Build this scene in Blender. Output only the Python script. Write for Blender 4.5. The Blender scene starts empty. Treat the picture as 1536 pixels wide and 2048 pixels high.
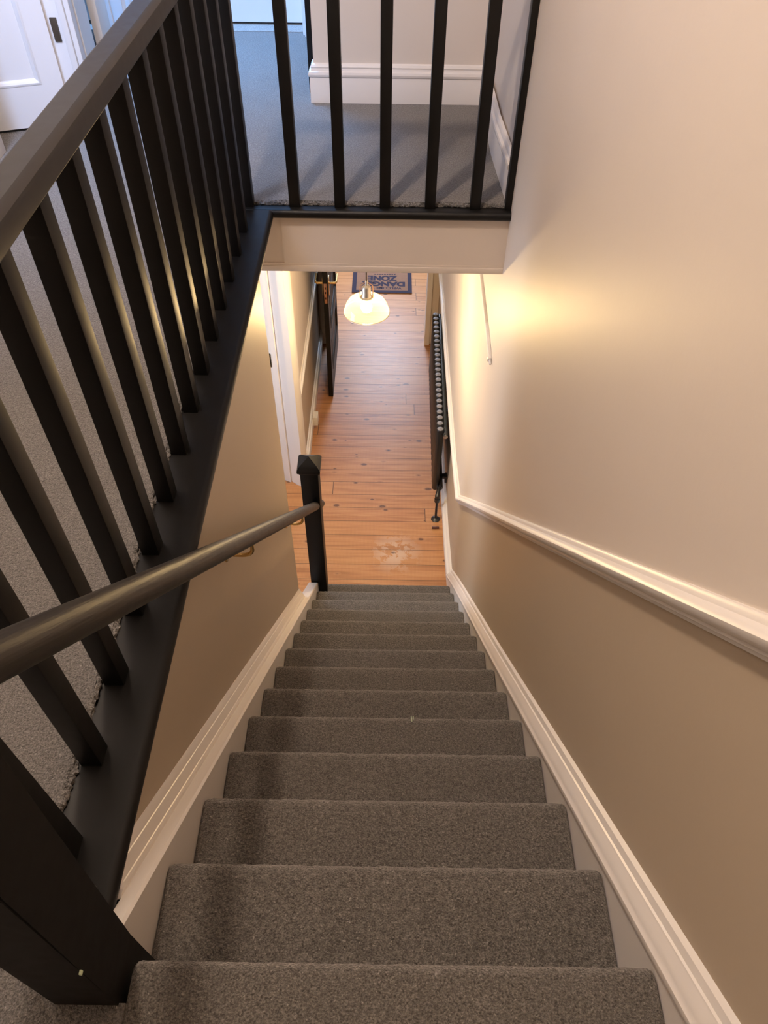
import bpy, bmesh, math, random
from mathutils import Vector, Matrix, noise
random.seed(7)
C = bpy.context.scene.collection
R_, G_ = 0.19, 0.19369          # rise and going of one step
ZF = -14 * R_                   # ground-floor boards
ZC = -0.262                     # hall ceiling
ZU = 2.45                       # upstairs ceiling
def zn(y): return -R_ / G_ * y  # line of the nosings
def lerp_tab(t, v):
    if v <= t[0][0]: return t[0][1]
    for (a, b), (c, d) in zip(t, t[1:]):
        if v <= c: return b + (d - b) * (v - a) / (c - a)
    return t[-1][1]
def xw(y):                      # right-hand wall plane (old, slightly bowed)
    return lerp_tab([(-3, .822), (1.2, .825), (2.0, .832), (2.42, .834), (3.0, .822), (5.3, .824), (8, .824)], y)

# ------------------------------------------------------------------ node helpers
def new_mat(name):
    m = bpy.data.materials.new(name); m.use_nodes = True
    nt = m.node_tree
    b = nt.nodes['Principled BSDF']
    return m, nt, b
def nd(nt, typ, **kw):
    n = nt.nodes.new(typ)
    for k, v in kw.items():
        if k.startswith('i_'):
            key = k[2:]
            key = int(key) if key.isdigit() else key.replace('_', ' ')
            n.inputs[key].default_value = v
        else: setattr(n, k, v)
    return n
def mth(nt, op, a, b=None, c=None, clamp=False):
    n = nt.nodes.new('ShaderNodeMath'); n.operation = op; n.use_clamp = clamp
    for i, v in enumerate((a, b, c)):
        if v is None: continue
        if isinstance(v, (int, float)): n.inputs[i].default_value = v
        else: nt.links.new(v, n.inputs[i])
    return n.outputs[0]
def mixc(nt, fac, a, b, blend='MIX'):
    n = nt.nodes.new('ShaderNodeMix'); n.data_type = 'RGBA'; n.blend_type = blend
    for i, v in ((0, fac), (6, a), (7, b)):
        if isinstance(v, (int, float)): n.inputs[i].default_value = v
        elif isinstance(v, tuple): n.inputs[i].default_value = (*v, 1) if len(v) == 3 else v
        else: nt.links.new(v, n.inputs[i])
    return n.outputs[2]
def ramp(nt, fac, stops):
    n = nt.nodes.new('ShaderNodeValToRGB'); e = n.color_ramp.elements
    while len(e) < len(stops): e.new(.5)
    for el, (p, c) in zip(e, stops): el.position = p; el.color = (*c, 1) if len(c) == 3 else c
    nt.links.new(fac, n.inputs[0]); return n.outputs[0]
def objco(nt):
    g = nd(nt, 'ShaderNodeNewGeometry'); return g.outputs['Position']
def bump(nt, b, h, strength, dist):
    n = nd(nt, 'ShaderNodeBump', i_Strength=strength, i_Distance=dist)
    nt.links.new(h, n.inputs['Height']); nt.links.new(n.outputs[0], b.inputs['Normal'])

def paint(name, col, rough=.5, var=.04, bmp=.08, scale=60, spec=.4):
    m, nt, b = new_mat(name)
    p = objco(nt)
    n = nd(nt, 'ShaderNodeTexNoise', i_Scale=3.0, i_Detail=3.0); nt.links.new(p, n.inputs['Vector'])
    c = mixc(nt, n.outputs[0], tuple(x * (1 - var) for x in col), tuple(min(1, x * (1 + var)) for x in col))
    nt.links.new(c, b.inputs['Base Color'])
    b.inputs['Roughness'].default_value = rough; b.inputs['Specular IOR Level'].default_value = spec
    if bmp:
        n2 = nd(nt, 'ShaderNodeTexNoise', i_Scale=float(scale), i_Detail=4.0); nt.links.new(p, n2.inputs['Vector'])
        bump(nt, b, n2.outputs[0], bmp, .003)
    return m

CREAM = (.72, .635, .55)
TAN = (.49, .395, .285)
def two_tone(name):             # cream above the dado line, tan below it
    m, nt, b = new_mat(name)
    p = objco(nt)
    s = nd(nt, 'ShaderNodeSeparateXYZ'); nt.links.new(p, s.inputs[0])
    over = mth(nt, 'MAXIMUM', mth(nt, 'SUBTRACT', 2.71, s.outputs[1]), 0.0)
    line = mth(nt, 'MULTIPLY_ADD', over, .985, -1.905)
    f = mth(nt, 'GREATER_THAN', s.outputs[2], line)
    n = nd(nt, 'ShaderNodeTexNoise', i_Scale=2.2, i_Detail=3.0); nt.links.new(p, n.inputs['Vector'])
    col = mixc(nt, f, TAN, CREAM)
    col = mixc(nt, mth(nt, 'MULTIPLY', n.outputs[0], .12), col, (.35, .27, .2))
    nt.links.new(col, b.inputs['Base Color'])
    b.inputs['Roughness'].default_value = .47; b.inputs['Specular IOR Level'].default_value = .38
    n2 = nd(nt, 'ShaderNodeTexNoise', i_Scale=55.0, i_Detail=4.0); nt.links.new(p, n2.inputs['Vector'])
    bump(nt, b, n2.outputs[0], .10, .003)
    return m

def carpet(name, dark, light, scale=330):
    m, nt, b = new_mat(name)
    p = objco(nt)
    n1 = nd(nt, 'ShaderNodeTexNoise', i_Scale=float(scale), i_Detail=2.0, i_Roughness=.75); nt.links.new(p, n1.inputs['Vector'])
    n3 = nd(nt, 'ShaderNodeTexNoise', i_Scale=150.0, i_Detail=2.0, i_Roughness=.7); nt.links.new(p, n3.inputs['Vector'])
    n2 = nd(nt, 'ShaderNodeTexNoise', i_Scale=9.0, i_Detail=5.0, i_Roughness=.65); nt.links.new(p, n2.inputs['Vector'])
    v = nd(nt, 'ShaderNodeTexVoronoi', i_Scale=300.0); nt.links.new(p, v.inputs['Vector'])
    g = mth(nt, 'ADD', mth(nt, 'MULTIPLY', n1.outputs[0], .6), mth(nt, 'MULTIPLY', n3.outputs[0], .4))
    c = ramp(nt, g, [(.37, dark), (.5, tuple((a * 1.1 + b_ * .9) / 2 for a, b_ in zip(dark, light))), (.63, light)])
    c = mixc(nt, mth(nt, 'MULTIPLY', n2.outputs[0], .4), c, tuple(x * .75 for x in dark))
    s = nd(nt, 'ShaderNodeTexNoise', i_Scale=170.0, i_Detail=1.0); nt.links.new(p, s.inputs['Vector'])
    fl = mth(nt, 'GREATER_THAN', s.outputs[0], .72)
    c = mixc(nt, mth(nt, 'MULTIPLY', fl, .45), c, tuple(min(1, x * 1.7) for x in light))
    nt.links.new(c, b.inputs['Base Color'])
    b.inputs['Roughness'].default_value = 1; b.inputs['Specular IOR Level'].default_value = .05
    b.inputs['Sheen Weight'].default_value = .35; b.inputs['Sheen Roughness'].default_value = .55
    b.inputs['Sheen Tint'].default_value = (.9, .82, .75, 1)
    h = mth(nt, 'ADD', n1.outputs[0], mth(nt, 'MULTIPLY', v.outputs['Distance'], .6))
    bump(nt, b, h, .8, .006)
    return m

def boards(name):               # old pine boards laid across the hall
    m, nt, b = new_mat(name)
    p = objco(nt)
    s = nd(nt, 'ShaderNodeSeparateXYZ'); nt.links.new(p, s.inputs[0])
    W = .1262
    yy = mth(nt, 'DIVIDE', mth(nt, 'SUBTRACT', s.outputs[1], 2.817), W)
    idx = mth(nt, 'FLOOR', yy)
    fr = mth(nt, 'FRACT', yy)
    wn = nd(nt, 'ShaderNodeTexWhiteNoise', noise_dimensions='1D'); nt.links.new(idx, wn.inputs['W'])
    rnd = wn.outputs['Value']
    # butt joints
    xj = mth(nt, 'ADD', mth(nt, 'DIVIDE', s.outputs[0], 3.3), mth(nt, 'MULTIPLY', rnd, 7.3))
    jf = mth(nt, 'FRACT', xj)
    jidx = mth(nt, 'FLOOR', xj)
    wn2 = nd(nt, 'ShaderNodeTexWhiteNoise', noise_dimensions='2D')
    cv = nd(nt, 'ShaderNodeCombineXYZ'); nt.links.new(idx, cv.inputs[0]); nt.links.new(jidx, cv.inputs[1])
    nt.links.new(cv.outputs[0], wn2.inputs['Vector'])
    r2 = wn2.outputs['Value']
    # grain coordinates, stretched along x and offset per board
    gv = nd(nt, 'ShaderNodeCombineXYZ')
    nt.links.new(mth(nt, 'ADD', mth(nt, 'MULTIPLY', s.outputs[0], 1.6), mth(nt, 'MULTIPLY', r2, 31.0)), gv.inputs[0])
    nt.links.new(mth(nt, 'MULTIPLY', s.outputs[1], 22.0), gv.inputs[1])
    g1 = nd(nt, 'ShaderNodeTexNoise', i_Scale=1.6, i_Detail=5.0, i_Distortion=.6); nt.links.new(gv.outputs[0], g1.inputs['Vector'])
    g2 = nd(nt, 'ShaderNodeTexNoise', i_Scale=7.0, i_Detail=3.0); nt.links.new(gv.outputs[0], g2.inputs['Vector'])
    col = ramp(nt, g1.outputs[0], [(.27, (.25, .09, .03)), (.5, (.47, .21, .08)), (.76, (.62, .335, .15))])
    col = mixc(nt, mth(nt, 'MULTIPLY', g2.outputs[0], .35), col, (.36, .16, .06))
    col = mixc(nt, mth(nt, 'MULTIPLY', r2, .5), col, (.58, .29, .11))
    # saw marks across the boards
    sw = nd(nt, 'ShaderNodeTexWave', bands_direction='X', i_Scale=34.0, i_Distortion=.7, i_Detail=1.0); nt.links.new(p, sw.inputs['Vector'])
    col = mixc(nt, mth(nt, 'MULTIPLY', sw.outputs[0], .13), col, (.25, .11, .045))
    # knots
    kv = nd(nt, 'ShaderNodeCombineXYZ')
    nt.links.new(mth(nt, 'MULTIPLY_ADD', s.outputs[0], 3.4, mth(nt, 'MULTIPLY', r2, 9.0)), kv.inputs[0])
    nt.links.new(mth(nt, 'MULTIPLY', s.outputs[1], 6.5), kv.inputs[1])
    k = nd(nt, 'ShaderNodeTexVoronoi', i_Scale=1.9); nt.links.new(kv.outputs[0], k.inputs['Vector'])
    ks = nd(nt, 'ShaderNodeSeparateColor'); nt.links.new(k.outputs['Color'], ks.inputs[0])
    wob = nd(nt, 'ShaderNodeTexNoise', i_Scale=60.0, i_Detail=2.0); nt.links.new(p, wob.inputs['Vector'])
    kdist = mth(nt, 'DIVIDE', mth(nt, 'ADD', k.outputs['Distance'], mth(nt, 'MULTIPLY', mth(nt, 'SUBTRACT', wob.outputs[0], .5), .06)), mth(nt, 'MULTIPLY_ADD', ks.outputs[0], 1.5, .15))
    kd = ramp(nt, kdist, [(.0, (.05, .025, .018)), (.055, (.16, .07, .03)), (.075, (.06, .028, .018)), (.10, (.33, .15, .065)), (.2, (.6, .32, .14))])
    km = mth(nt, 'MULTIPLY', ramp(nt, kdist, [(.08, (1, 1, 1)), (.2, (0, 0, 0))]), .9)
    col = mixc(nt, km, col, kd)
    # worn pale scuffs near the foot of the stairs
    sc = nd(nt, 'ShaderNodeTexNoise', i_Scale=9.0, i_Detail=6.0, i_Roughness=.75); nt.links.new(p, sc.inputs['Vector'])
    dv = nd(nt, 'ShaderNodeVectorMath', operation='DISTANCE'); dv.inputs[1].default_value = (.47, 2.92, ZF); nt.links.new(p, dv.inputs[0])
    near = mth(nt, 'SUBTRACT', 1.0, mth(nt, 'DIVIDE', dv.outputs['Value'], .2), clamp=True)
    wm = mth(nt, 'MULTIPLY', mth(nt, 'MULTIPLY', near, 1.3, clamp=True), mth(nt, 'GREATER_THAN', sc.outputs[0], .49))
    col = mixc(nt, mth(nt, 'MULTIPLY', wm, .55), col, (.62, .5, .4))
    # seams and joints
    e = mth(nt, 'MINIMUM', fr, mth(nt, 'SUBTRACT', 1.0, fr))
    seam = mth(nt, 'LESS_THAN', e, .013)
    je = mth(nt, 'MINIMUM', jf, mth(nt, 'SUBTRACT', 1.0, jf))
    joint = mth(nt, 'LESS_THAN', je, .0007)
    sj = mth(nt, 'MAXIMUM', seam, joint)
    col = mixc(nt, mth(nt, 'MULTIPLY', sj, .85), col, (.05, .022, .012))
    nt.links.new(col, b.inputs['Base Color'])
    rr = mth(nt, 'MULTIPLY_ADD', g2.outputs[0], .16, .33)
    nt.links.new(rr, b.inputs['Roughness'])
    b.inputs['Specular IOR Level'].default_value = .5
    h = mth(nt, 'SUBTRACT', mth(nt, 'MULTIPLY', g2.outputs[0], .25), mth(nt, 'MULTIPLY', sj, .8))
    bump(nt, b, h, .35, .003)
    return m

def plain(name, col, rough=.5, metal=0., spec=.5, streak=0.):
    m, nt, b = new_mat(name)
    b.inputs['Base Color'].default_value = (*col, 1)
    b.inputs['Roughness'].default_value = rough; b.inputs['Metallic'].default_value = metal
    b.inputs['Specular IOR Level'].default_value = spec
    p = objco(nt)
    n = nd(nt, 'ShaderNodeTexNoise', i_Scale=40.0, i_Detail=4.0); nt.links.new(p, n.inputs['Vector'])
    c = mixc(nt, n.outputs[0], tuple(x * .85 for x in col), tuple(min(1, x * 1.15) for x in col))
    nt.links.new(c, b.inputs['Base Color'])
    nt.links.new(mth(nt, 'MULTIPLY_ADD', n.outputs[0], .12, rough - .06), b.inputs['Roughness'])
    if streak:
        mp = nd(nt, 'ShaderNodeMapping'); mp.vector_type = 'TEXTURE'; mp.inputs['Rotation'].default_value = (math.radians(-44.5), 0, 0)
        mp.inputs['Scale'].default_value = (1 / 60, 1 / 3, 1 / 60); nt.links.new(p, mp.inputs[0])
        n2 = nd(nt, 'ShaderNodeTexNoise', i_Scale=3.0, i_Detail=3.0); nt.links.new(mp.outputs[0], n2.inputs['Vector'])
        bump(nt, b, n2.outputs[0], streak, .004)
    return m

M = {}
M['wall'] = two_tone('wall_paint_two_tone')
M['tan'] = paint('tan_wall_paint', TAN, .48)
M['cream'] = paint('cream_wall_paint', CREAM, .5)
M['cool_wall'] = paint('pale_grey_wall_paint', (.62, .6, .58), .5)
M['white'] = paint('white_gloss_paint', (.80, .745, .69), .34, .015, .05, 30, .5)
M['door_white'] = paint('white_door_paint', (.78, .78, .80), .38, .015, .04, 30, .5)
M['bulk'] = paint('board_cream_paint', (.72, .63, .54), .45, .02, .05)
M['ceil'] = paint('ceiling_paint', (.8, .78, .74), .7)
M['carpet'] = carpet('stair_carpet', (.054, .049, .043), (.275, .25, .222))
M['landing'] = carpet('stair_carpet_lit', (.070, .066, .063), (.33, .31, .29))  # same carpet as the stairs, coloured lighter and cooler for the landing light
M['pale_carpet'] = carpet('threshold_carpet', (.22, .20, .18), (.55, .51, .47))
M['boards'] = boards('pine_floorboards')
M['black'] = plain('black_satin_paint', (.005, .0045, .004), .46, spec=.27)
M['rail'] = plain('black_paint_grey_sheen', (.022, .0195, .018), .42, spec=.32)  # black paint lightened to grey to show daylight sheen on the rail
M['handrail'] = plain('dark_stained_wood', (.020, .0165, .0135), .46, spec=.30, streak=.22)
M['newel'] = plain('black_newel_paint', (.006, .005, .0045), .6, spec=.2)
M['brass'] = plain('brass', (.72, .50, .22), .25, 1.)
M['copper'] = plain('copper_metal', (.62, .38, .26), .3, 1.)
M['steel'] = plain('steel', (.55, .52, .48), .35, 1.)
M['rad'] = plain('black_radiator_enamel', (.016, .015, .015), .33)
M['radcap'] = plain('sky_reflection_cap', (.19, .19, .22), .55, 0)  # bluish grey stands in for sky reflected in the tube ends
M['radpipe'] = plain('grey_radiator_pipe', (.05, .055, .06), .22, .2)
M['plastic'] = plain('white_plastic', (.8, .76, .7), .4)
M['coir'] = plain('coir_mat', (.25, .14, .09), .95)
M['navy'] = plain('navy_mat_print', (.030, .026, .05), .95)
M['hinge'] = plain('tarnished_hinge', (.10, .08, .06), .5, .6)
M['lint'] = plain('pale_green_lint', (.62, .72, .50), .9)
M['stub'] = plain('dark_red_pipe', (.09, .025, .02), .4)
m, nt, b = new_mat('bulb_glow'); M['bulb'] = m
b.inputs['Base Color'].default_value = (1, .9, .7, 1)
b.inputs['Emission Color'].default_value = (1, .73, .38, 1); b.inputs['Emission Strength'].default_value = 900
m, nt, b = new_mat('hazy_shade_glass'); M['glass'] = m
nt.nodes.remove(b); out = nt.nodes['Material Output']
tr = nd(nt, 'ShaderNodeBsdfTransparent'); tr.inputs[0].default_value = (1, .93, .80, 1)
tl = nd(nt, 'ShaderNodeBsdfTranslucent'); tl.inputs[0].default_value = (.95, .82, .60, 1)
gl = nd(nt, 'ShaderNodeBsdfGlossy'); gl.inputs[0].default_value = (1, 1, 1, 1); gl.inputs['Roughness'].default_value = .08
lw = nd(nt, 'ShaderNodeLayerWeight'); lw.inputs[0].default_value = .35
ns = nd(nt, 'ShaderNodeTexNoise', i_Scale=28.0, i_Detail=4.0); nt.links.new(objco(nt), ns.inputs['Vector'])
a = nd(nt, 'ShaderNodeMixShader'); nt.links.new(mth(nt, 'MULTIPLY_ADD', ns.outputs[0], .012, mth(nt, 'MULTIPLY_ADD', lw.outputs['Facing'], .05, .006), clamp=True), a.inputs[0])
nt.links.new(tr.outputs[0], a.inputs[1]); nt.links.new(tl.outputs[0], a.inputs[2])
f = nd(nt, 'ShaderNodeMixShader'); nt.links.new(mth(nt, 'MULTIPLY', lw.outputs['Fresnel'], .5), f.inputs[0])
nt.links.new(a.outputs[0], f.inputs[1]); nt.links.new(gl.outputs[0], f.inputs[2]); nt.links.new(f.outputs[0], out.inputs[0])

m, nt, b = new_mat('shade_rim_glass'); M['rim'] = m
b.inputs['Base Color'].default_value = (.95, .85, .66, 1); b.inputs['Roughness'].default_value = .2
b.inputs['Transmission Weight'].default_value = .92; b.inputs['IOR'].default_value = 1.25

# ------------------------------------------------------------------ mesh helpers (all shapes in world coordinates)
def box(bm, x0, x1, y0, y1, z0, z1, bev=0):
    vs = [bm.verts.new((x, y, z)) for x in (x0, x1) for y in (y0, y1) for z in (z0, z1)]
    fs = [(0, 1, 3, 2), (4, 6, 7, 5), (0, 4, 5, 1), (2, 3, 7, 6), (0, 2, 6, 4), (1, 5, 7, 3)]
    faces = [bm.faces.new([vs[i] for i in f]) for f in fs]
    if bev:
        es = list({e for f in faces for e in f.edges})
        bmesh.ops.bevel(bm, geom=es, offset=bev, segments=2, affect='EDGES', profile=.6)
    return vs
def sweep(bm, secs, closed=True, caps=True):    # secs: list of rings of points
    rings = [[bm.verts.new(p) for p in s] for s in secs]
    n = len(rings[0])
    for a, b in zip(rings, rings[1:]):
        for i in range(n if closed else n - 1):
            j = (i + 1) % n
            bm.faces.new((a[i], a[j], b[j], b[i]))
    if caps and closed:
        bm.faces.new(list(reversed(rings[0]))); bm.faces.new(rings[-1])
    return rings
def tube(bm, pts, r, n=14, caps=True):
    pts = [Vector(p) for p in pts]; rad = r if isinstance(r, (list, tuple)) else [r] * len(pts)
    secs = []; up = None
    for i, p in enumerate(pts):
        t = (pts[min(i + 1, len(pts) - 1)] - pts[max(i - 1, 0)]).normalized()
        if up is None:
            up = Vector((0, 0, 1)) if abs(t.z) < .9 else Vector((1, 0, 0))
        u = (up - t * up.dot(t)).normalized(); w = t.cross(u); up = u
        secs.append([p + rad[i] * (math.cos(2 * math.pi * k / n) * u + math.sin(2 * math.pi * k / n) * w) for k in range(n)])
    sweep(bm, secs, True, caps)
def lathe(bm, prof, cx, cy, n=40):              # prof: (radius, z)
    secs = []
    for k in range(n):
        a = 2 * math.pi * k / n
        secs.append([Vector((cx + r * math.cos(a), cy + r * math.sin(a), z)) for r, z in prof])
    rings = [[bm.verts.new(p) for p in s] for s in secs]
    for i in range(n):
        a, b = rings[i], rings[(i + 1) % n]
        for j in range(len(prof) - 1): bm.faces.new((a[j], b[j], b[j + 1], a[j + 1]))
    bmesh.ops.remove_doubles(bm, verts=bm.verts[:], dist=1e-6)
def profile_x(bm, prof, x0, x1):                # (y,z) polygon pushed along x
    sweep(bm, [[Vector((x0, y, z)) for y, z in prof], [Vector((x1, y, z)) for y, z in prof]])
def curve_pts(p, n=8):                          # Catmull-Rom through points
    p = [Vector(q) for q in p]; out = []
    for i in range(len(p) - 1):
        a, b_, c, d = p[max(i - 1, 0)], p[i], p[i + 1], p[min(i + 2, len(p) - 1)]
        for k in range(n):
            t = k / n
            out.append(.5 * ((2 * b_) + (c - a) * t + (2 * a - 5 * b_ + 4 * c - d) * t * t + (3 * b_ - a - 3 * c + d) * t ** 3))
    out.append(p[-1]); return out

WL = {}                                         # world origin of each object
def obj(name, bm, mat, parent=None, smooth=30, base=None):
    bmesh.ops.recalc_face_normals(bm, faces=bm.faces[:])
    o_w = Vector(base) if base is not None else (Vector(WL[parent.name]) if parent else Vector((0, 0, 0)))
    if base is None and parent is None and bm.verts:
        xs = [v.co for v in bm.verts]
        o_w = Vector(((min(v.x for v in xs) + max(v.x for v in xs)) / 2, (min(v.y for v in xs) + max(v.y for v in xs)) / 2, min(v.z for v in xs)))
    bmesh.ops.translate(bm, verts=bm.verts[:], vec=-o_w)
    me = bpy.data.meshes.new(name); bm.to_mesh(me); bm.free()
    me.materials.append(M[mat] if isinstance(mat, str) else mat)
    if smooth:
        me.polygons.foreach_set('use_smooth', [True] * len(me.polygons))
        me.set_sharp_from_angle(angle=math.radians(smooth))
    o = bpy.data.objects.new(name, me); C.objects.link(o)
    WL[o.name] = tuple(o_w)
    if parent: o.parent = parent; o.location = o_w - Vector(WL[parent.name])
    else: o.location = o_w
    return o
def thing(name, label, cat, loc, group=None):
    o = bpy.data.objects.new(name, None); C.objects.link(o); o.location = loc; o.empty_display_size = .1
    WL[o.name] = tuple(loc); o['label'] = label; o['category'] = cat
    if group: o['group'] = group
    return o
def tag(o, label, cat, group=None):
    o['label'] = label; o['category'] = cat
    if group: o['group'] = group
    return o
def struct(name, bm, mat, parent=None, smooth=30):
    o = obj(name, bm, mat, parent, smooth)
    if not parent: o['kind'] = 'structure'
    return o
def sbox(name, mat, *b, parent=None, bev=0):
    bm = bmesh.new(); box(bm, *b, bev=bev); return struct(name, bm, mat, parent)
def nb(): return bmesh.new()

# ------------------------------------------------------------------ shell: walls, floors, ceilings
bm = nb()                                                           # long right-hand wall, full height
ys = [-2.0 + .1 * i for i in range(95)]
sweep(bm, [[Vector((xw(y), y, ZF - .05)), Vector((xw(y), y, ZU + .05)), Vector((xw(y) + .12, y, ZU + .05)), Vector((xw(y) + .12, y, ZF - .05))] for y in ys])
struct('wall_right', bm, 'wall')
sbox('wall_stair_left', 'tan', -.125, -.045, -.06, 2.06, ZF, -.046)
sbox('floor', 'boards', -1.75, .95, -2.0, 7.4, ZF - .08, ZF)
bm = nb()                                                           # hall ceiling / landing floor structure
box(bm, -1.75, .84, 2.392, 7.4, ZC, -.02); box(bm, -1.75, -.146, -2.0, 2.392, ZC, -.02); box(bm, -.146, .84, -2.0, -.24, ZC, -.02)
struct('ceiling_hall', bm, 'ceil')
# hall, left side
sbox('wall_hall_left', 'wall', -.30, -.185, 3.62, 5.29, ZF, ZC)
bm = nb(); box(bm, -.30, -.13, 5.29, 5.41, ZF, ZC); box(bm, .735, .84, 5.29, 5.41, ZF, ZC); box(bm, -.13, .735, 5.29, 5.41, ZF + 2.02, ZC)
struct('wall_vestibule', bm, 'cream')
sbox('wall_porch_left', 'cream', -.42, -.30, 5.29, 7.4, ZF, ZC)
bm = nb(); box(bm, -.4, .95, 7.3, 7.42, ZF, ZF + .9); box(bm, -.4, .0, 7.3, 7.42, ZF + .9, ZC); box(bm, .7, .95, 7.3, 7.42, ZF + .9, ZC); box(bm, 0, .7, 7.3, 7.42, ZF + 2.3, ZC)
struct('wall_front', bm, 'cream')
sbox('wall_side_room', 'cool_wall', -1.75, -1.65, 1.2, 5.3, ZF, ZC)
sbox('wall_side_room_back', 'cool_wall', -1.75, -.125, 1.2, 1.3, ZF, ZC)
sbox('wall_side_room_front', 'cool_wall', -1.75, -.30, 5.2, 5.3, ZF, ZC)

# landing carpet with a rough tufted edge along the stairwell
def carpet_sheet(name, mat, poly, z=0.0, th=.013):
    bm = nb()
    top = [bm.verts.new((x, y, z)) for x, y in poly]; bot = [bm.verts.new((x, y, z - th)) for x, y in poly]
    n = len(poly)
    bm.faces.new(top); bm.faces.new(list(reversed(bot)))
    for i in range(n):
        j = (i + 1) % n; bm.faces.new((top[i], bot[i], bot[j], top[j]))
    return bm
poly = [(-1.7, -1.95), (.818, -1.95), (.818, -.235), (.036, -.235), (.036, -.056), (-.05, -.056), (-.05, .10), (-.142, .10), (-.142, 2.398), (.828, 2.398), (.81, 3.36), (.12, 3.36), (.12, 4.31), (-1.7, 4.31)]
bm = carpet_sheet('landing_floor', 'landing', poly)
def tuft_edge(bm, p, q, r=.0085, z=0.0, step=.004):
    p, q = Vector((*p, z - r)), Vector((*q, z - r)); L = (q - p).length; n = int(L / step); t = (q - p) / L
    side = Vector((t.y, -t.x, 0))
    secs = []
    for i in range(n + 1):
        c = p + t * (L * i / n)
        ring = []
        for k in range(7):
            a = math.radians(-95 + 195 * k / 6)
            rr = r * (1 + .75 * (random.random() - .5)) + .006 * noise.noise(c * 45 + Vector((k * .9, 0, 0)))
            ring.append(c + side * (rr * math.cos(a)) + Vector((0, 0, rr * math.sin(a))) + t * random.uniform(-.0015, .0015))
        secs.append(ring)
    sweep(bm, secs, False)
tuft_edge(bm, (-.142, .10), (-.142, 2.392)); tuft_edge(bm, (-.142, 2.394), (.828, 2.394))
struct('landing_floor', bm, 'landing')
bm = carpet_sheet('t', 'pale_carpet', [(-.85, 4.312), (0, 4.312), (0, 4.8), (-.85, 4.8)], z=.002); struct('threshold_floor', bm, 'pale_carpet')

# upstairs walls
sbox('wall_landing_end', 'cream', .06, .835, 3.345, 4.8, 0, ZU)
sbox('wall_landing_left', 'cool_wall', -1.30, -1.16, -2.0, 2.70, 0, ZU)
sbox('wall_back', 'cream', -1.3, .95, -2.1, -2.0, -.3, ZU)
bm = nb(); box(bm, -.85, -.82, 3.10, 3.22, 0, ZU); box(bm, -.86, -.83, 3.22, 4.5, 2.02, ZU)
struct('wall_passage_left', bm, 'cool_wall')
bm = nb(); box(bm, -1.75, .1, 4.47, 4.6, 0, ZU); struct('wall_passage_end', bm, 'cool_wall')
sbox('wall_far_left', 'cool_wall', -1.75, -1.70, 2.6, 4.5, 0, ZU)
sbox('ceiling', 'ceil', -1.8, .95, -2.1, 4.8, ZU, ZU + .1)

# bulkhead over the hall with its bead
bm = nb(); box(bm, .0, .845, 2.368, 2.39, ZC + .03, -.045); box(bm, -.3, .0, 2.374, 2.392, ZC + .03, -.045)
box(bm, -.3, .845, 2.364, 2.394, ZC - .002, ZC + .0225, bev=.004); box(bm, -.3, .845, 2.367, 2.39, ZC + .0225, ZC + .031)
struct('trim_bulkhead', bm, 'bulk')
sbox('trim_stairwell_apron', 'white', -.062, -.036, .03, 2.366, -.078, -.045)

# skirtings
SK = [(0, 0), (.018, 0), (.018, .098), (.0165, .102), (.0165, .105), (.021, .108), (.0235, .117), (.021, .126), (.012, .131), (.010, .139), (.013, .145), (.009, .154), (0, .158)]
def skirt(name, pts, h=1.0, d=1.0, z=0, mat='white', prof=SK):  # pts: plan polyline; the room lies on its left
    bm = nb(); secs = []
    P = [Vector((*p, 0)) for p in pts]
    for i, p in enumerate(P):
        d0 = (P[i] - P[i - 1]).normalized() if i else None
        d1 = (P[i + 1] - P[i]).normalized() if i < len(P) - 1 else None
        d0 = d0 or d1; d1 = d1 or d0
        n0, n1 = Vector((-d0.y, d0.x, 0)), Vector((-d1.y, d1.x, 0))
        nn = (n0 + n1).normalized(); nn /= max(.3, nn.dot(n0))
        secs.append([p + nn * (a * d) + Vector((0, 0, z + b_ * h)) for a, b_ in prof])
    sweep(bm, secs); return struct(name, bm, mat)
skirt('baseboard_landing', [(xw(2.43) - .001, 2.43), (.815, 2.8), (.812, 3.345), (.06, 3.345), (.06, 3.40)], d=1.0, h=.98)
skirt('baseboard_landing_near', [(xw(y), y) for y in (-1.99, -1.0, -.302)], h=.98)
skirt('baseboard_hall_right', [(xw(y), y) for y in (2.66, 2.9, 3.5, 4.5, 5.28)], z=ZF, d=1.45, h=.9)
skirt('baseboard_hall_left', [(-.185, 5.288), (-.185, 3.625)], z=ZF, d=1.0, h=.9)

# dado rails
DA = [(0, 0), (.006, 0), (.008, .006), (.013, .009), (.013, .014), (.019, .017), (.025, .025), (.026, .033), (.021, .040), (.012, .043), (.010, .049), (.006, .053), (0, .053)]
bm = nb(); secs = []
for y in [-.6 + .15 * i for i in range(22)] + [2.71]:
    if y > 2.71: continue
    secs.append([Vector((xw(y) - p * 1.05, y, -1.93 + .985 * (2.71 - y) + (h - .0265) * 1.36 + .0265)) for p, h in DA])
for y in (3.2, 4, 5.285):
    secs.append([Vector((xw(y) - p * 1.05, y, -1.93 + h)) for p, h in DA])
sweep(bm, secs); struct('trim_dado_right', bm, 'white', smooth=40)
bm = nb(); sweep(bm, [[Vector((-.185 + p * .9, y, -1.93 + h)) for p, h in DA] for y in (3.63, 4.4, 5.285)]); struct('trim_dado_left', bm, 'white')

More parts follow.
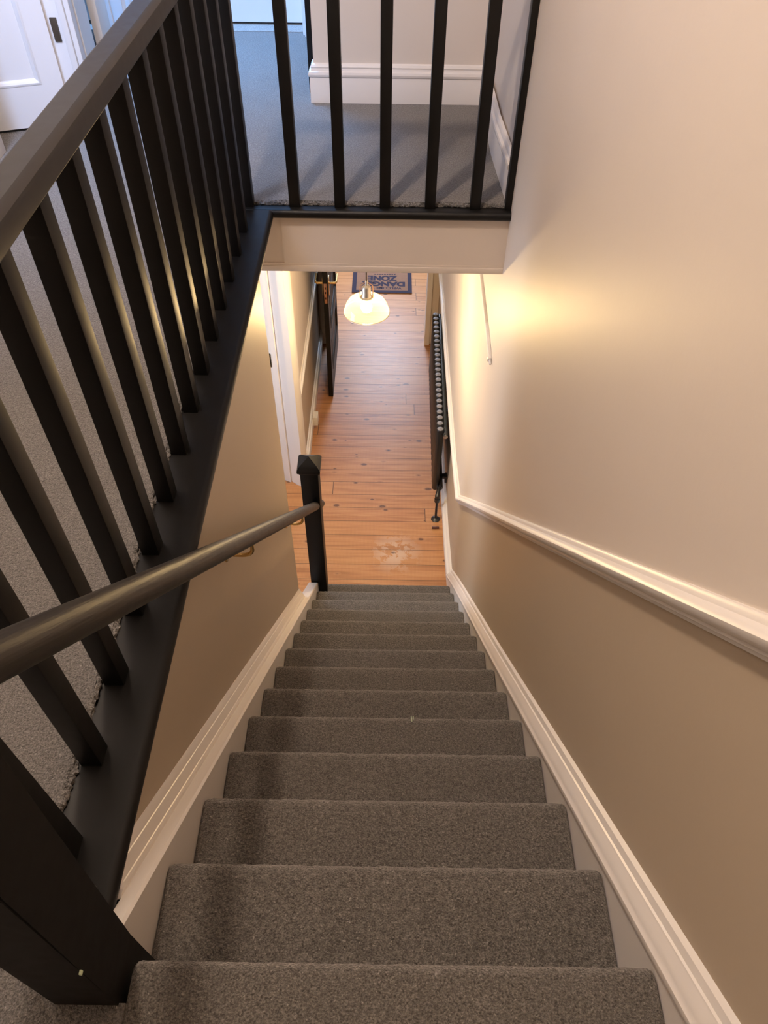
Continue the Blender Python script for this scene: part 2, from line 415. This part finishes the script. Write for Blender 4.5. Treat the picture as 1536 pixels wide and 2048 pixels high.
# doorway on the left of the hall: stepped lining and moulded architrave
bm = nb()
AR = [(-.185, 3.70), (-.185, 3.624), (-.170, 3.624), (-.163, 3.612), (-.163, 3.560), (-.172, 3.535), (-.190, 3.517), (-.226, 3.529), (-.236, 3.534), (-.283, 3.571), (-.290, 3.562), (-.308, 3.571), (-.314, 3.572), (-.345, 3.590), (-.36, 3.60), (-.36, 3.70)]
sweep(bm, [[Vector((x, y, z)) for x, y in AR] for z in (ZF, ZC)])
bmesh.ops.recalc_face_normals(bm, faces=bm.faces[:])
t = struct('trim_doorway_left', bm, 'white')
bm = nb(); box(bm, -.338, -.328, 3.574, 3.584, ZF + 1.02, ZF + 1.12); obj('strike_plate', bm, 'black', t)
# frame round the opening at the far end of the hall
for nm, (a, b_) in (('trim_frame_right', (.722, .764)), ('trim_frame_left', (-.172, -.118))):
    bm = nb(); box(bm, a, b_, 5.265, 5.29, ZF, ZF + 2.06, bev=.003)
    box(bm, .722 if a > 0 else -.132, .742 if a > 0 else -.118, 5.29, 5.415, ZF, ZF + 2.02)
    struct(nm, bm, 'white')

# ------------------------------------------------------------------ staircase
XL, XR = .0096, .8012
st = thing('staircase', 'straight grey-carpeted staircase with white moulded string boards going down to the hall', 'stairs', (.4, 1.3, ZF))
def tread(k):
    y, z = k * G_, -k * R_
    x0, x1 = XL, XR
    if k == 0: x0 = .036
    r = .017
    prof = []                                                       # from the back of the tread over the nosing down the riser
    back = y - G_ - .01 if k else -.24
    nb_ = 8
    for i in range(nb_): prof.append((back + (y - r - back) * i / nb_, z))
    for i in range(9):
        a = math.pi / 2 - math.pi * i / 8
        prof.append((y - r + r * math.cos(a), z - r + r * math.sin(a)))
    prof.append((y - .026, z - 2 * r - .002))
    for i in range(1, 5): prof.append((y - .028, z - 2 * r - (R_ - 2 * r) * i / 4))
    bm = nb(); secs = []
    nx = 90; edge = .010
    for i in range(nx + 1):
        u = i / nx
        if i < 5: x = x0 + edge * (i / 5) ** 1.6
        elif i > nx - 5: x = x1 - edge * ((nx - i) / 5) ** 1.6
        else: x = x0 + edge + (x1 - x0 - 2 * edge) * (i - 5) / (nx - 10)
        d = min(x - x0, x1 - x)
        drop = .005 * (1 - min(1, d / .012)) ** 2
        ring = []
        for (py, pz) in prof:
            w = Vector((x, py, pz))
            j = .0010 * noise.noise(w * 60) + .0007 * random.uniform(-1, 1)
            ring.append(Vector((x, py - drop * .7 + j, pz - drop + j)))
        secs.append(ring)
    sweep(bm, secs, False)
    # closed underside so the step is solid
    return bm
for k in range(14):
    bm = tread(k)
    obj('tread', bm, 'carpet', st, smooth=60)
# string boards
def string_board(name, xi, xo, top, y0, y1, ytail, side, mo_y1):
    bm = nb(); ysn = [y0, y1]
    sec = lambda y, zt, zb: [Vector((xi, y, zb)), Vector((xi, y, zt - .006)), Vector((xi + (.005 if side < 0 else .006) * (1 if xo > xi else -1), y, zt))] + ([Vector((-.0185, y, zt)), Vector((-.0187, y, min(zt, -.046))), Vector((xo, y, min(zt, -.046)))] if side < 0 else [Vector((xo, y, zt))]) + [Vector((xo, y, zb))]
    sweep(bm, [sec(y, zn(y) + top, max(ZF, zn(y) - .28)) for y in [y0 + (y1 - y0) * i / 40 for i in range(41)]])
    s = obj(name, bm, 'white', st, smooth=25)
    sg = 1 if xo > xi else -1
    bm = nb()
    if side < 0:   # left: moulding against the wall, flat ledge left free
        pr = [(-.046, 0), (-.019, 0), (-.019, .010), (-.022, .015), (-.024, .016), (-.028, .028), (-.033, .040), (-.035, .041), (-.038, .052), (-.043, .060), (-.046, .060)]
    else:
        pr = [(.0, -.006), (-.034 + .003, -.006), (-.034, .004), (-.0335, .012), (-.030, .016), (-.028, .022), (-.024, .034), (-.017, .044), (-.0155, .048), (-.012, .050), (-.008, .064), (.0, .070)]
    P = []
    ys_m = [y0 + .008 * i for i in range(16)] if side < 0 else []
    for i in range(22):
        ys_m.append((y0 + .13 if side < 0 else y0) + (mo_y1 - (y0 + .13 if side < 0 else y0)) * i / 21)
    for y in ys_m:
        bx = 0 if side < 0 else xw(y)
        P.append([Vector((bx + a, y, min(zn(y) + top + h * 1.15, -.046 if side < 0 else 9))) for a, h in pr])
    sweep(bm, P)
    obj('moulding', bm, 'white', s, smooth=25)
string_board('string_board', .008, -.045, .045, .035, 2.405, 2.4, -1, 2.062)
string_board('string_board', .803, .834, .030, -.30, 2.69, 2.7, 1, 2.69)

# ------------------------------------------------------------------ lower newel post
npst = thing('newel_post', 'black square newel post with a pyramid cap at the foot of the stairs', 'newel post', (.012, 2.455, ZF))
bm = nb(); box(bm, -.034, .057, 2.412, 2.50, ZF, -1.40, bev=.002); obj('post', bm, 'black', npst)
bm = nb()
cx, cy = .0115, 2.456
def sq(h, z): return [Vector((cx - h, cy - h, z)), Vector((cx + h, cy - h, z)), Vector((cx + h, cy + h, z)), Vector((cx - h, cy + h, z))]
sweep(bm, [sq(.047, -1.418), sq(.050, -1.410), sq(.0575, -1.402), sq(.0585, -1.386), sq(.056, -1.380), sq(.047, -1.366), sq(.043, -1.362), sq(.002, -1.335)])
obj('cap', bm, 'black', npst, smooth=20)

# ------------------------------------------------------------------ balustrade round the stairwell
bal = thing('landing_balustrade', 'black painted landing balustrade with square balusters, handrail and base rail around the stairwell', 'balustrade', (-.111, 1.2, -.012))
BX = -.111; HB = .019
def baluster(x, y, x1=None):
    bm = nb(); box(bm, x - HB, (x1 if x1 is not None else x + HB), y - HB, y + HB, -.016, .782, bev=.0025)
    return bm
b0 = obj('baluster', baluster(BX, .157), 'black', bal)
spots = [(BX, .157 + .157 * k) for k in range(1, 14)] + [(BX, 2.385)] + [(.0555 + .1622 * k, 2.389) for k in range(5)]
for x, y in spots:
    o = b0.copy(); C.objects.link(o); o.parent = bal
    o.location = b0.location + Vector((x - BX, y - .157, 0))
obj('baluster', baluster(.830, 2.389, .842), 'black', bal)
# base rail with rounded nosing: side run and front run
def nosing_prof(out, inn, ztop=-.012, zb=-.045):                    # out = well side
    s = 1 if out > inn else -1; r = (ztop - zb) / 2
    p = [(inn, zb), (inn, ztop)]
    for i in range(9):
        a = math.pi / 2 - math.pi * i / 8
        p.append((out - s * r + s * r * math.cos(a), (ztop + zb) / 2 + r * math.sin(a)))
    return p
bm = nb(); pr = nosing_prof(-.019, -.146)
sweep(bm, [[Vector((x, y, z)) for x, z in pr] for y in (.0, 2.345)])
obj('base_rail', bm, 'black', bal, smooth=50)
bm = nb(); pr = nosing_prof(2.342, 2.42)
sweep(bm, [[Vector((x, y, z)) for y, z in pr] for x in (-.146, .838)])
obj('base_rail', bm, 'black', bal, smooth=50)
RP = [(-.027, 0), (.027, 0), (.031, .005), (.031, .029), (.029, .036), (.022, .043), (.018, .045), (-.018, .045), (-.022, .043), (-.031, .032), (-.031, .005)]
bm = nb()
path = [Vector((-.015, .02, 0)), Vector((-.06, .07, 0)), Vector((-.098, .15, 0)), Vector((BX, .26, 0)), Vector((BX, 1.3, 0)), Vector((BX, 2.385, 0))]
secs = []
for i, p in enumerate(path):
    t = (path[min(i + 1, 5)] - path[max(i - 1, 0)]).normalized(); n_ = Vector((t.y, -t.x, 0))
    secs.append([p + n_ * a + Vector((0, 0, .778 + h)) for a, h in RP])
sweep(bm, secs); obj('handrail', bm, 'rail', bal, smooth=24)
bm = nb(); sweep(bm, [[Vector((x, 2.387 + a, .778 + h)) for a, h in RP] for x in (-.1435, .842)]); obj('handrail', bm, 'rail', bal, smooth=24)
bm = nb()
def nw(z):
    a, b_ = (-.063 + .018 * max(z, 0), -.059 + .013 * max(z, 0)), (.027 + .032 * max(z, 0), .031 + .027 * max(z, 0))
    return [Vector((a[0], a[1], z)), Vector((b_[0], a[1], z)), Vector((b_[0], b_[1], z)), Vector((a[0], b_[1], z))]
sweep(bm, [nw(-.42), nw(0), nw(.95)])
es = [e for e in bm.edges if abs(e.verts[0].co.z - e.verts[1].co.z) > .1]
bmesh.ops.bevel(bm, geom=es, offset=.004, segments=2, affect='EDGES')
newel = obj('newel', bm, 'newel', bal)
bm = nb(); box(bm, .0335, .0368, -.0605, -.055, .210, .216, bev=.001); obj('paint_chip', bm, 'lint', newel)
bm = nb(); c0, c1 = .0, .003
def sq2(h, z): return [Vector((c0 - h, c1 - h, z)), Vector((c0 + h, c1 - h, z)), Vector((c0 + h, c1 + h, z)), Vector((c0 - h, c1 + h, z))]
sweep(bm, [sq2(.062, .945), sq2(.068, .955), sq2(.068, .975), sq2(.055, .99), sq2(.003, 1.02)]); obj('cap', bm, 'black', newel, smooth=20)

# ------------------------------------------------------------------ round wall handrail with brass brackets
A, B = Vector((.032, .02, .745)), Vector((.030, 2.64, -1.879))
hr = thing('wall_handrail', 'round dark handrail on brass brackets along the left stair wall', 'handrail', (.03, 1.3, -.52))
bm = nb(); n = 40; d = (B - A).normalized()
pts = [A + (B - A) * i / n for i in range(n + 1)] + [B + d * .008, B + d * .013]
tube(bm, pts, [.0235] * (n + 1) + [.018, .006], 24); obj('rail', bm, 'handrail', hr, smooth=60)
for yb in (1.06, 1.955):
    p = A + d * ((yb - A.y) / d.y)
    bm = nb()
    pl = p + Vector((0, 0, -.075)); xwall = -.045
    tube(bm, curve_pts([(p.x, p.y, p.z - .018), (p.x, p.y, p.z - .05), (p.x - .006, p.y, p.z - .068), (p.x - .022, p.y, p.z - .078), (p.x - .05, p.y, p.z - .078), (xwall + .002, p.y, p.z - .076)], 6), .006, 12)
    br = obj('bracket', bm, 'brass', hr, smooth=60)
    bm = nb(); tube(bm, [(xwall, p.y, p.z - .076), (xwall + .004, p.y, p.z - .076), (xwall + .007, p.y, p.z - .076)], [.022, .022, .014], 20)
    obj('wall_plate', bm, 'brass', br, smooth=40)

# ------------------------------------------------------------------ pendant lamp
PX, PY = .285, 3.18
ZL = -.815                                                          # top of the lamp holder
pd = thing('pendant_light', 'lit glass dome pendant lamp hanging in the hall on a brown cord', 'pendant lamp', (PX, PY, ZC))
bm = nb(); tube(bm, [(PX, PY, ZC), (PX, PY, ZL + .02)], .0035, 10); obj('cord', bm, plain('brown_flex', (.06, .035, .02), .6), pd)
bm = nb(); lathe(bm, [(.0, ZC), (.045, ZC), (.045, ZC - .018), (.012, ZC - .03), (0, ZC - .03)], PX, PY, 28); obj('ceiling_rose', bm, 'copper', pd)
bm = nb(); lathe(bm, [(0, ZL + .03), (.007, ZL + .03), (.008, ZL + .004), (.018, ZL - .002), (.0235, ZL - .012), (.0235, ZL - .05), (.026, ZL - .053), (.026, ZL - .062), (.030, ZL - .066), (.030, ZL - .074), (.0, ZL - .074)], PX, PY, 32)
lh = obj('lamp_holder', bm, 'steel', pd, smooth=40)
bm = nb()
tube(bm, curve_pts([(PX - .033, PY, ZL - .068), (PX - .033, PY, ZL - .02), (PX - .030, PY, ZL + .001), (PX - .014, PY, ZL + .012), (PX, PY, ZL + .024), (PX + .014, PY, ZL + .012), (PX + .030, PY, ZL + .001), (PX + .033, PY, ZL - .02), (PX + .033, PY, ZL - .068)], 5), .0028, 8)
obj('bracket', bm, 'copper', lh)
SH = [(.028, ZL - .066), (.048, ZL - .068), (.073, ZL - .076), (.094, ZL - .092), (.1075, ZL - .113), (.115, ZL - .134), (.1185, ZL - .150), (.1205, ZL - .153)]
bm = nb(); lathe(bm, SH, PX, PY, 56)
sh = obj('lamp_shade', bm, 'glass', pd, smooth=60)
bm = nb(); tube(bm, [(PX + .1200 * math.cos(a * math.pi / 28), PY + .1200 * math.sin(a * math.pi / 28), ZL - .153) for a in range(57)], .0028, 10, caps=False); obj('rim', bm, 'rim', sh, smooth=70)
bm = nb(); lathe(bm, [(0, ZL - .070), (.013, ZL - .072), (.014, ZL - .084), (.022, ZL - .100), (.029, ZL - .118), (.029, ZL - .130), (.022, ZL - .147), (.010, ZL - .156), (0, ZL - .158)], PX, PY, 28); obj('bulb', bm, 'bulb', pd, smooth=60)

# ------------------------------------------------------------------ black tube radiator
ra = thing('radiator', 'black vertical-tube radiator with tube ends coloured grey for reflected sky on the right hall wall', 'radiator', (.76, 3.98, ZF))
NT = 24; y0, y1 = 3.335, 4.62
def rx(y): return .741 + (y - y0) * .0125
bm = nb(); z0, z1, rr = -2.462, -1.921, .0245
lathe(bm, [(0, z0), (rr - .006, z0), (rr, z0 + .006), (rr, z1 - .006), (rr - .004, z1), (0, z1)], rx(y0), y0, 18)
t0 = obj('tube', bm, 'rad', ra, smooth=50)
bm = nb(); lathe(bm, [(.0185, z1 - .001), (.0185, z1 + .0015), (.017, z1 + .0025), (.004, z1 + .0025), (.003, z1 + .0005), (0, z1 + .0005)], rx(y0), y0, 18)
c0_ = obj('end_cap', bm, 'radcap', t0, smooth=40)
for k in range(1, NT):
    y = y0 + (y1 - y0) * k / (NT - 1)
    o = t0.copy(); C.objects.link(o); o.parent = ra; o.location = t0.location + Vector((rx(y) - rx(y0), y - y0, 0))
    c = c0_.copy(); C.objects.link(c); c.parent = o; c.location = c0_.location
for z, mt in ((-1.953, 'radpipe'), (-2.425, 'rad')):
    bm = nb(); tube(bm, [(rx(y0 - .03) + .034, y0 - .035, z), (rx(y1) + .034, y1 + .03, z)], .0155, 18)
    h = obj('header_pipe', bm, mt, ra, smooth=50)
    if mt == 'radpipe':
        bm = nb(); x_, y_ = rx(y0 - .03) + .034, y0 - .035
        tube(bm, [(x_, y_ + .002, z), (x_, y_ - .006, z), (x_, y_ - .0065, z), (x_, y_ - .0065, z)], [.014, .014, .012, .004], 18); obj('end_plug', bm, 'steel', h)
for y, z in ((4.50, -1.965), (3.56, -1.965), (3.42, -2.43), (4.50, -2.43)):
    bm = nb(); xx = rx(y) + .034
    box(bm, xx - .012, xw(y) + .001, y - .016, y + .016, z - .012, z + .012, bev=.003); box(bm, xw(y) - .014, xw(y) + .001, y - .022, y + .022, z - .045, z + .014, bev=.002)
    obj('wall_bracket', bm, 'rad', ra)
bm = nb(); vx, vy = .752, 3.245
tube(bm, [(vx + .015, y0 - .03, -2.425), (vx + .004, vy + .02, -2.432), (vx, vy, -2.445), (vx, vy, -2.475)], [.013, .014, .017, .014], 14)
tube(bm, [(vx, vy, -2.47), (vx, vy, -2.50), (vx, vy, -2.505)], [.019, .019, .012], 8)
obj('valve', bm, 'rad', ra, smooth=40)
bm = nb(); tube(bm, [(vx, vy, -2.50), (vx - .001, vy - .02, ZF + .004)], .0085, 12); pp = obj('feed_pipe', bm, 'rad', ra)
bm = nb(); lathe(bm, [(.009, ZF + .016), (.016, ZF + .014), (.031, ZF + .004), (.032, ZF), (0, ZF)], vx - .001, vy - .02, 24); obj('pipe_collar', bm, 'rad', pp)

bm = nb(); tube(bm, [(.722, 3.138, ZF + .010), (.772, 3.138, ZF + .010)], .008, 10); tag(obj('pipe_stub', bm, 'stub'), 'short dark red pipe stub poking from the skirting by the radiator foot', 'pipe')

# ------------------------------------------------------------------ welcome mat
mt = thing('door_mat', 'brown coir door mat with navy border and navy lettering on the floorboards', 'door mat', (.34, 6.43, ZF))
x0, x1, ym0, ym1 = .052, .625, 6.082, 6.80
bm = nb(); box(bm, x0, x1, ym0, ym1, ZF, ZF + .011, bev=.003); obj('mat', bm, 'coir', mt)
bm = nb(); w, zz = .040, ZF + .0115
for bxs in ((x0, x1, ym0, ym0 + w), (x0, x1, ym1 - w, ym1), (x0, x0 + w, ym0 + w, ym1 - w), (x1 - w, x1, ym0 + w, ym1 - w)): box(bm, *bxs, ZF + .0105, zz + .0005)
obj('border', bm, 'navy', mt)
def text(name, s, xa, xb, ya, yb, off=.0):        # read from the front door: letters turned half round
    cu = bpy.data.curves.new(name, 'FONT'); cu.body = s; cu.offset = off; cu.size = 1
    o = bpy.data.objects.new(name, cu); C.objects.link(o)
    me = bpy.data.meshes.new_from_object(o.evaluated_get(bpy.context.evaluated_depsgraph_get()))
    C.objects.unlink(o); bpy.data.objects.remove(o)
    mnx, mxx = min(v.co.x for v in me.vertices), max(v.co.x for v in me.vertices)
    mny, mxy = min(v.co.y for v in me.vertices), max(v.co.y for v in me.vertices)
    bm = nb(); bm.from_mesh(me)
    for v in bm.verts:
        v.co = Vector((xb - (v.co.x - mnx) / (mxx - mnx) * (xb - xa), yb - (v.co.y - mny) / (mxy - mny) * (yb - ya), ZF + .0118))
    return obj(name, bm, 'navy', mt, smooth=0)
text('lettering', 'WELCOME TO', .200, .527, 6.140, 6.181, .03)
text('lettering', 'DANGER', .112, .560, 6.190, 6.276, .06)
text('lettering', 'ZONE', .196, .487, 6.290, 6.384, .06)
bm = nb()
for k in range(9): box(bm, .26 + .024 * k, .277 + .024 * k, 6.400, 6.414, ZF + .011, ZF + .0118)
obj('small_print', bm, 'navy', mt)

# ------------------------------------------------------------------ doors
def door_leaf(w, h, t, panels, hole=.010):         # local: x along width, y thickness (centred), z up
    bm = nb()
    box(bm, .01, w - .01, -t / 2 + hole, t / 2 - hole, .01, h - .01)
    xs = sorted({0, w} | {p[0] for p in panels} | {p[1] for p in panels}); zs = sorted({0, h} | {p[2] for p in panels} | {p[3] for p in panels})
    for a, b_ in zip(xs, xs[1:]):
        for c, d_ in zip(zs, zs[1:]):
            mx, mz = (a + b_) / 2, (c + d_) / 2
            if any(p[0] < mx < p[1] and p[2] < mz < p[3] for p in panels): continue
            box(bm, a, b_, -t / 2, t / 2, c, d_)
    for (a, b_, c, d_) in panels:
        for s in (-1, 1):
            q = .016
            ys_ = s * t / 2
            ring = lambda i, y: [Vector((a + i, y, c + i)), Vector((b_ - i, y, c + i)), Vector((b_ - i, y, d_ - i)), Vector((a + i, y, d_ - i))]
            sweep(bm, [ring(0, ys_ - s * hole), ring(0, ys_ + s * .002), ring(.007, ys_ + s * .004), ring(.012, ys_ - s * .002), ring(.019, ys_ - s * .006), ring(.021, ys_ - s * hole)], caps=False)
    bmesh.ops.remove_doubles(bm, verts=bm.verts[:], dist=1e-5)
    return bm
def place(bm, org, ang):
    bmesh.ops.transform(bm, matrix=Matrix.Translation(org) @ Matrix.Rotation(ang, 4, 'Z'), verts=bm.verts[:]); return bm
W4 = lambda w, s=.095, m=.08, lo=.15, mid=.82, gap=.17, hi=1.86: [(s, w / 2 - m / 2, lo, mid), (w / 2 + m / 2, w - s, lo, mid), (s, w / 2 - m / 2, mid + gap, hi), (w / 2 + m / 2, w - s, mid + gap, hi)]
# black hall door, open along the left wall; leaf runs from the near edge back to the frame
pan = [(.10, .70, .20, .48), (.10, .70, .58, .86), (.10, .70, 1.06, 1.34), (.10, .70, 1.44, 1.80)]
pan = [(a, b_, c, d_) for a, b_, c, d_ in pan]
d1 = struct('door_1', place(door_leaf(.79, 1.96, .036, pan), Vector((-.053, 4.53, ZF + .012)), math.pi / 2), 'black')
tag(d1, 'black panelled door standing open along the left hall wall', 'door')
bm = nb(); box(bm, -.0635, -.0425, 4.5275, 4.531, -1.785, -1.625, bev=.001); lp = obj('latch_plate', bm, 'copper', d1)
bm = nb()
for zz in (-1.66, -1.695, -1.74): box(bm, -.0565, -.0495, 4.5262, 4.5285, zz - .010, zz + .006)
obj('keeper_slot', bm, 'black', lp)
for s in (1, -1):
    fx = -.053 + s * .018; yh, zh = 4.592, -1.655
    bm = nb(); box(bm, min(fx, fx + s * .006), max(fx, fx + s * .006), yh - .022, yh + .022, zh - .09, zh + .05, bev=.002)
    tube(bm, curve_pts([(fx, yh, zh), (fx + s * .035, yh, zh), (fx + s * .052, yh + .006, zh), (fx + s * .056, yh + .03, zh), (fx + s * .056, yh + .115, zh + .004)], 5), .009, 12)
    obj('handle', bm, 'brass', d1, smooth=50)
# white door at the left of the landing, ajar
ang = math.radians(20)
wd = .76; hx, hy = -.930, 3.058
org = Vector((hx, hy, .012)) - Vector((math.cos(ang), math.sin(ang), 0)) * wd
d2 = struct('door_2', place(door_leaf(wd, 1.96, .04, W4(wd, s=.08, lo=.155)), org, ang), 'door_white')
tag(d2, 'white panelled door ajar at the far left of the landing, nearest the handrail', 'door')
bm = nb(); box(bm, -.914, -.889, 3.055, 3.064, .305, .385, bev=.001); obj('hinge', bm, 'hinge', d2)
bm = nb(); box(bm, -.945, -.872, 3.063, 3.10, 0, 2.02); box(bm, -.872, -.846, 3.045, 3.10, 0, 2.02, bev=.003)
box(bm, -.846, -.825, 3.055, 3.10, 0, 2.02, bev=.004); struct('trim_door_frame', bm, 'door_white')
bm = nb(); box(bm, -1.25, -1.118, 2.70, 2.775, 0, 2.05, bev=.003); struct('trim_landing_corner', bm, 'white')
# door in the passage's left wall
bm = nb(); box(bm, -.842, -.806, 3.30, 3.43, 0, 2.05, bev=.003); struct('trim_passage_frame', bm, 'white')
wd = .72; d3 = struct('door_3', place(door_leaf(wd, 1.96, .036, W4(wd, lo=.17)), Vector((-.84, 3.43, .012)), math.pi / 2), 'door_white')
tag(d3, 'white panelled door seen beyond the ajar door at the top left of the landing', 'door')
# far door at the end of the passage
wd = .72; d4 = struct('door_4', place(door_leaf(wd, 1.96, .036, W4(wd, s=.1, lo=.19)), Vector((-.78, 4.445, .014)), 0), 'door_white')
tag(d4, 'white panelled door at the far end of the blue-lit landing carpet', 'door')
bm = nb()
sweep(bm, [[Vector((x, y, z)) for x, y in ((-.072, 4.46), (-.072, 4.275), (-.060, 4.262), (-.058, 4.24), (-.047, 4.225), (-.044, 4.20), (-.03, 4.20), (-.03, 4.46))] for z in (0, 2.05)])
struct('trim_far_frame', bm, 'door_white')
# black door folded back behind the wall corner
wd = .70; d5 = struct('door_5', place(door_leaf(wd, 1.96, .028, W4(wd)), Vector((.044, 3.415, .012)), math.pi / 2), 'black')
tag(d5, 'black door edge just behind the left corner of the landing end wall', 'door')

# ------------------------------------------------------------------ small things
bm = nb()                                                           # slim trunking on the right wall
p0, p1 = (2.34, -.64), (2.90, -.545)
def wp(t, off, dz): 
    y = p0[0] + (p1[0] - p0[0]) * t; return Vector((xw(y) - off, y, p0[1] + (p1[1] - p0[1]) * t + dz))
sweep(bm, [[wp(t, 0, -.009), wp(t, .010, -.009), wp(t, .013, -.006), wp(t, .013, .006), wp(t, .010, .009), wp(t, 0, .009)] for t in (0, .33, .66, 1)])
tk = tag(obj('cable_trunking', bm, 'plastic'), 'slim white trunking strip high on the right wall just below the bulkhead', 'cable trunking')
bm = nb(); c_ = wp(0, .008, 0); tube(bm, [c_ + Vector((0, .004, 0)), c_ + Vector((0, -.010, 0)), c_ + Vector((0, -.011, 0)), c_ + Vector((0, -.030, -.004)), c_ + Vector((0, -.034, -.004))], [.0115, .0115, .005, .006, .004], 10)
obj('end_fitting', bm, 'plastic', tk)
bm = nb(); box(bm, -.168, -.128, 4.12, 4.20, ZF + .055, ZF + .135, bev=.004)
tag(obj('junction_box', bm, 'plastic'), 'small white junction box on the left hall skirting', 'junction box')
bm = nb()
for dx, ang_ in ((0, .1), (.006, -.15)):
    c_ = Vector((.481 + dx, .772, -.755))
    tube(bm, [c_, c_ + Vector((.004 * math.sin(ang_), -.008, .003)), c_ + Vector((.01 * ang_, -.016, .0005))], [.0012, .0017, .0010], 6)
tag(obj('lint_fleck', bm, 'lint'), 'pale green fleck of lint lying on one stair tread', 'lint')

# ------------------------------------------------------------------ lights
def lamp(name, typ, loc, power, col, **kw):
    l = bpy.data.lights.new(name, typ); l.energy = power; l.color = col
    for k, v in kw.items(): setattr(l, k, v)
    o = bpy.data.objects.new(name, l); C.objects.link(o); o.location = loc; return o
def aim(o, target): o.rotation_euler = (Vector(target) - o.location).to_track_quat('-Z', 'Y').to_euler()
lamp('landing_lamp', 'POINT', (-.24, 1.05, 2.38), 106, (1, .80, .645), shadow_soft_size=.07)
o = lamp('front_door_daylight', 'AREA', (.35, 7.28, ZF + 1.75), 58, (.62, .76, 1), shape='RECTANGLE', size=.66, size_y=1.0); aim(o, (.35, 4.6, ZF + .4))
o = lamp('side_room_daylight', 'AREA', (-1.60, 2.6, ZF + 1.5), 40, (.66, .78, 1), shape='RECTANGLE', size=1.0, size_y=1.1); aim(o, (0, 3.0, ZF + 1.2))
o = lamp('landing_window_daylight', 'AREA', (-1.10, 1.5, 1.7), 21, (.42, .60, 1), shape='RECTANGLE', size=.7, size_y=.8, spread=math.radians(95)); aim(o, (-.95, 3.1, .1))
o = lamp('passage_daylight', 'AREA', (-.40, 3.95, 2.35), 32, (.20, .48, 1), shape='RECTANGLE', size=.5, size_y=.6, spread=math.radians(75)); aim(o, (-.40, 3.9, 0))
w = bpy.data.worlds.new('world'); bpy.context.scene.world = w; w.use_nodes = True
w.node_tree.nodes['Background'].inputs[0].default_value = (.75, .82, 1, 1); w.node_tree.nodes['Background'].inputs[1].default_value = .05

# ------------------------------------------------------------------ camera
pitch, yaw, roll = .8382336, -.0010314, .0139259
fwd = Vector((math.sin(yaw) * math.cos(pitch), math.cos(yaw) * math.cos(pitch), -math.sin(pitch)))
right = Vector((math.cos(yaw), -math.sin(yaw), 0)); up = right.cross(fwd)
c, s = math.cos(roll), math.sin(roll)
r2, u2 = c * right + s * up, -s * right + c * up
cam = bpy.data.cameras.new('camera'); co = bpy.data.objects.new('camera', cam); C.objects.link(co)
mw = Matrix.Identity(4)
for i, v in enumerate((r2, u2, -fwd)): mw.col[i][:3] = v[:]
mw.col[3][:3] = (.394605, -.246682, 1.265212); co.matrix_world = mw
cam.sensor_fit = 'HORIZONTAL'; cam.sensor_width = 36; cam.lens = 1501.18 / 1536 * 36; cam.clip_start = .02
sc = bpy.context.scene; sc.camera = co
sc.view_settings.view_transform = 'Standard'; sc.view_settings.look = 'None'; sc.view_settings.exposure = 0
sc.cycles.use_denoising = True; sc.cycles.max_bounces = 10; sc.cycles.diffuse_bounces = 6; sc.cycles.transparent_max_bounces = 16
sc.cycles.sample_clamp_indirect = 6
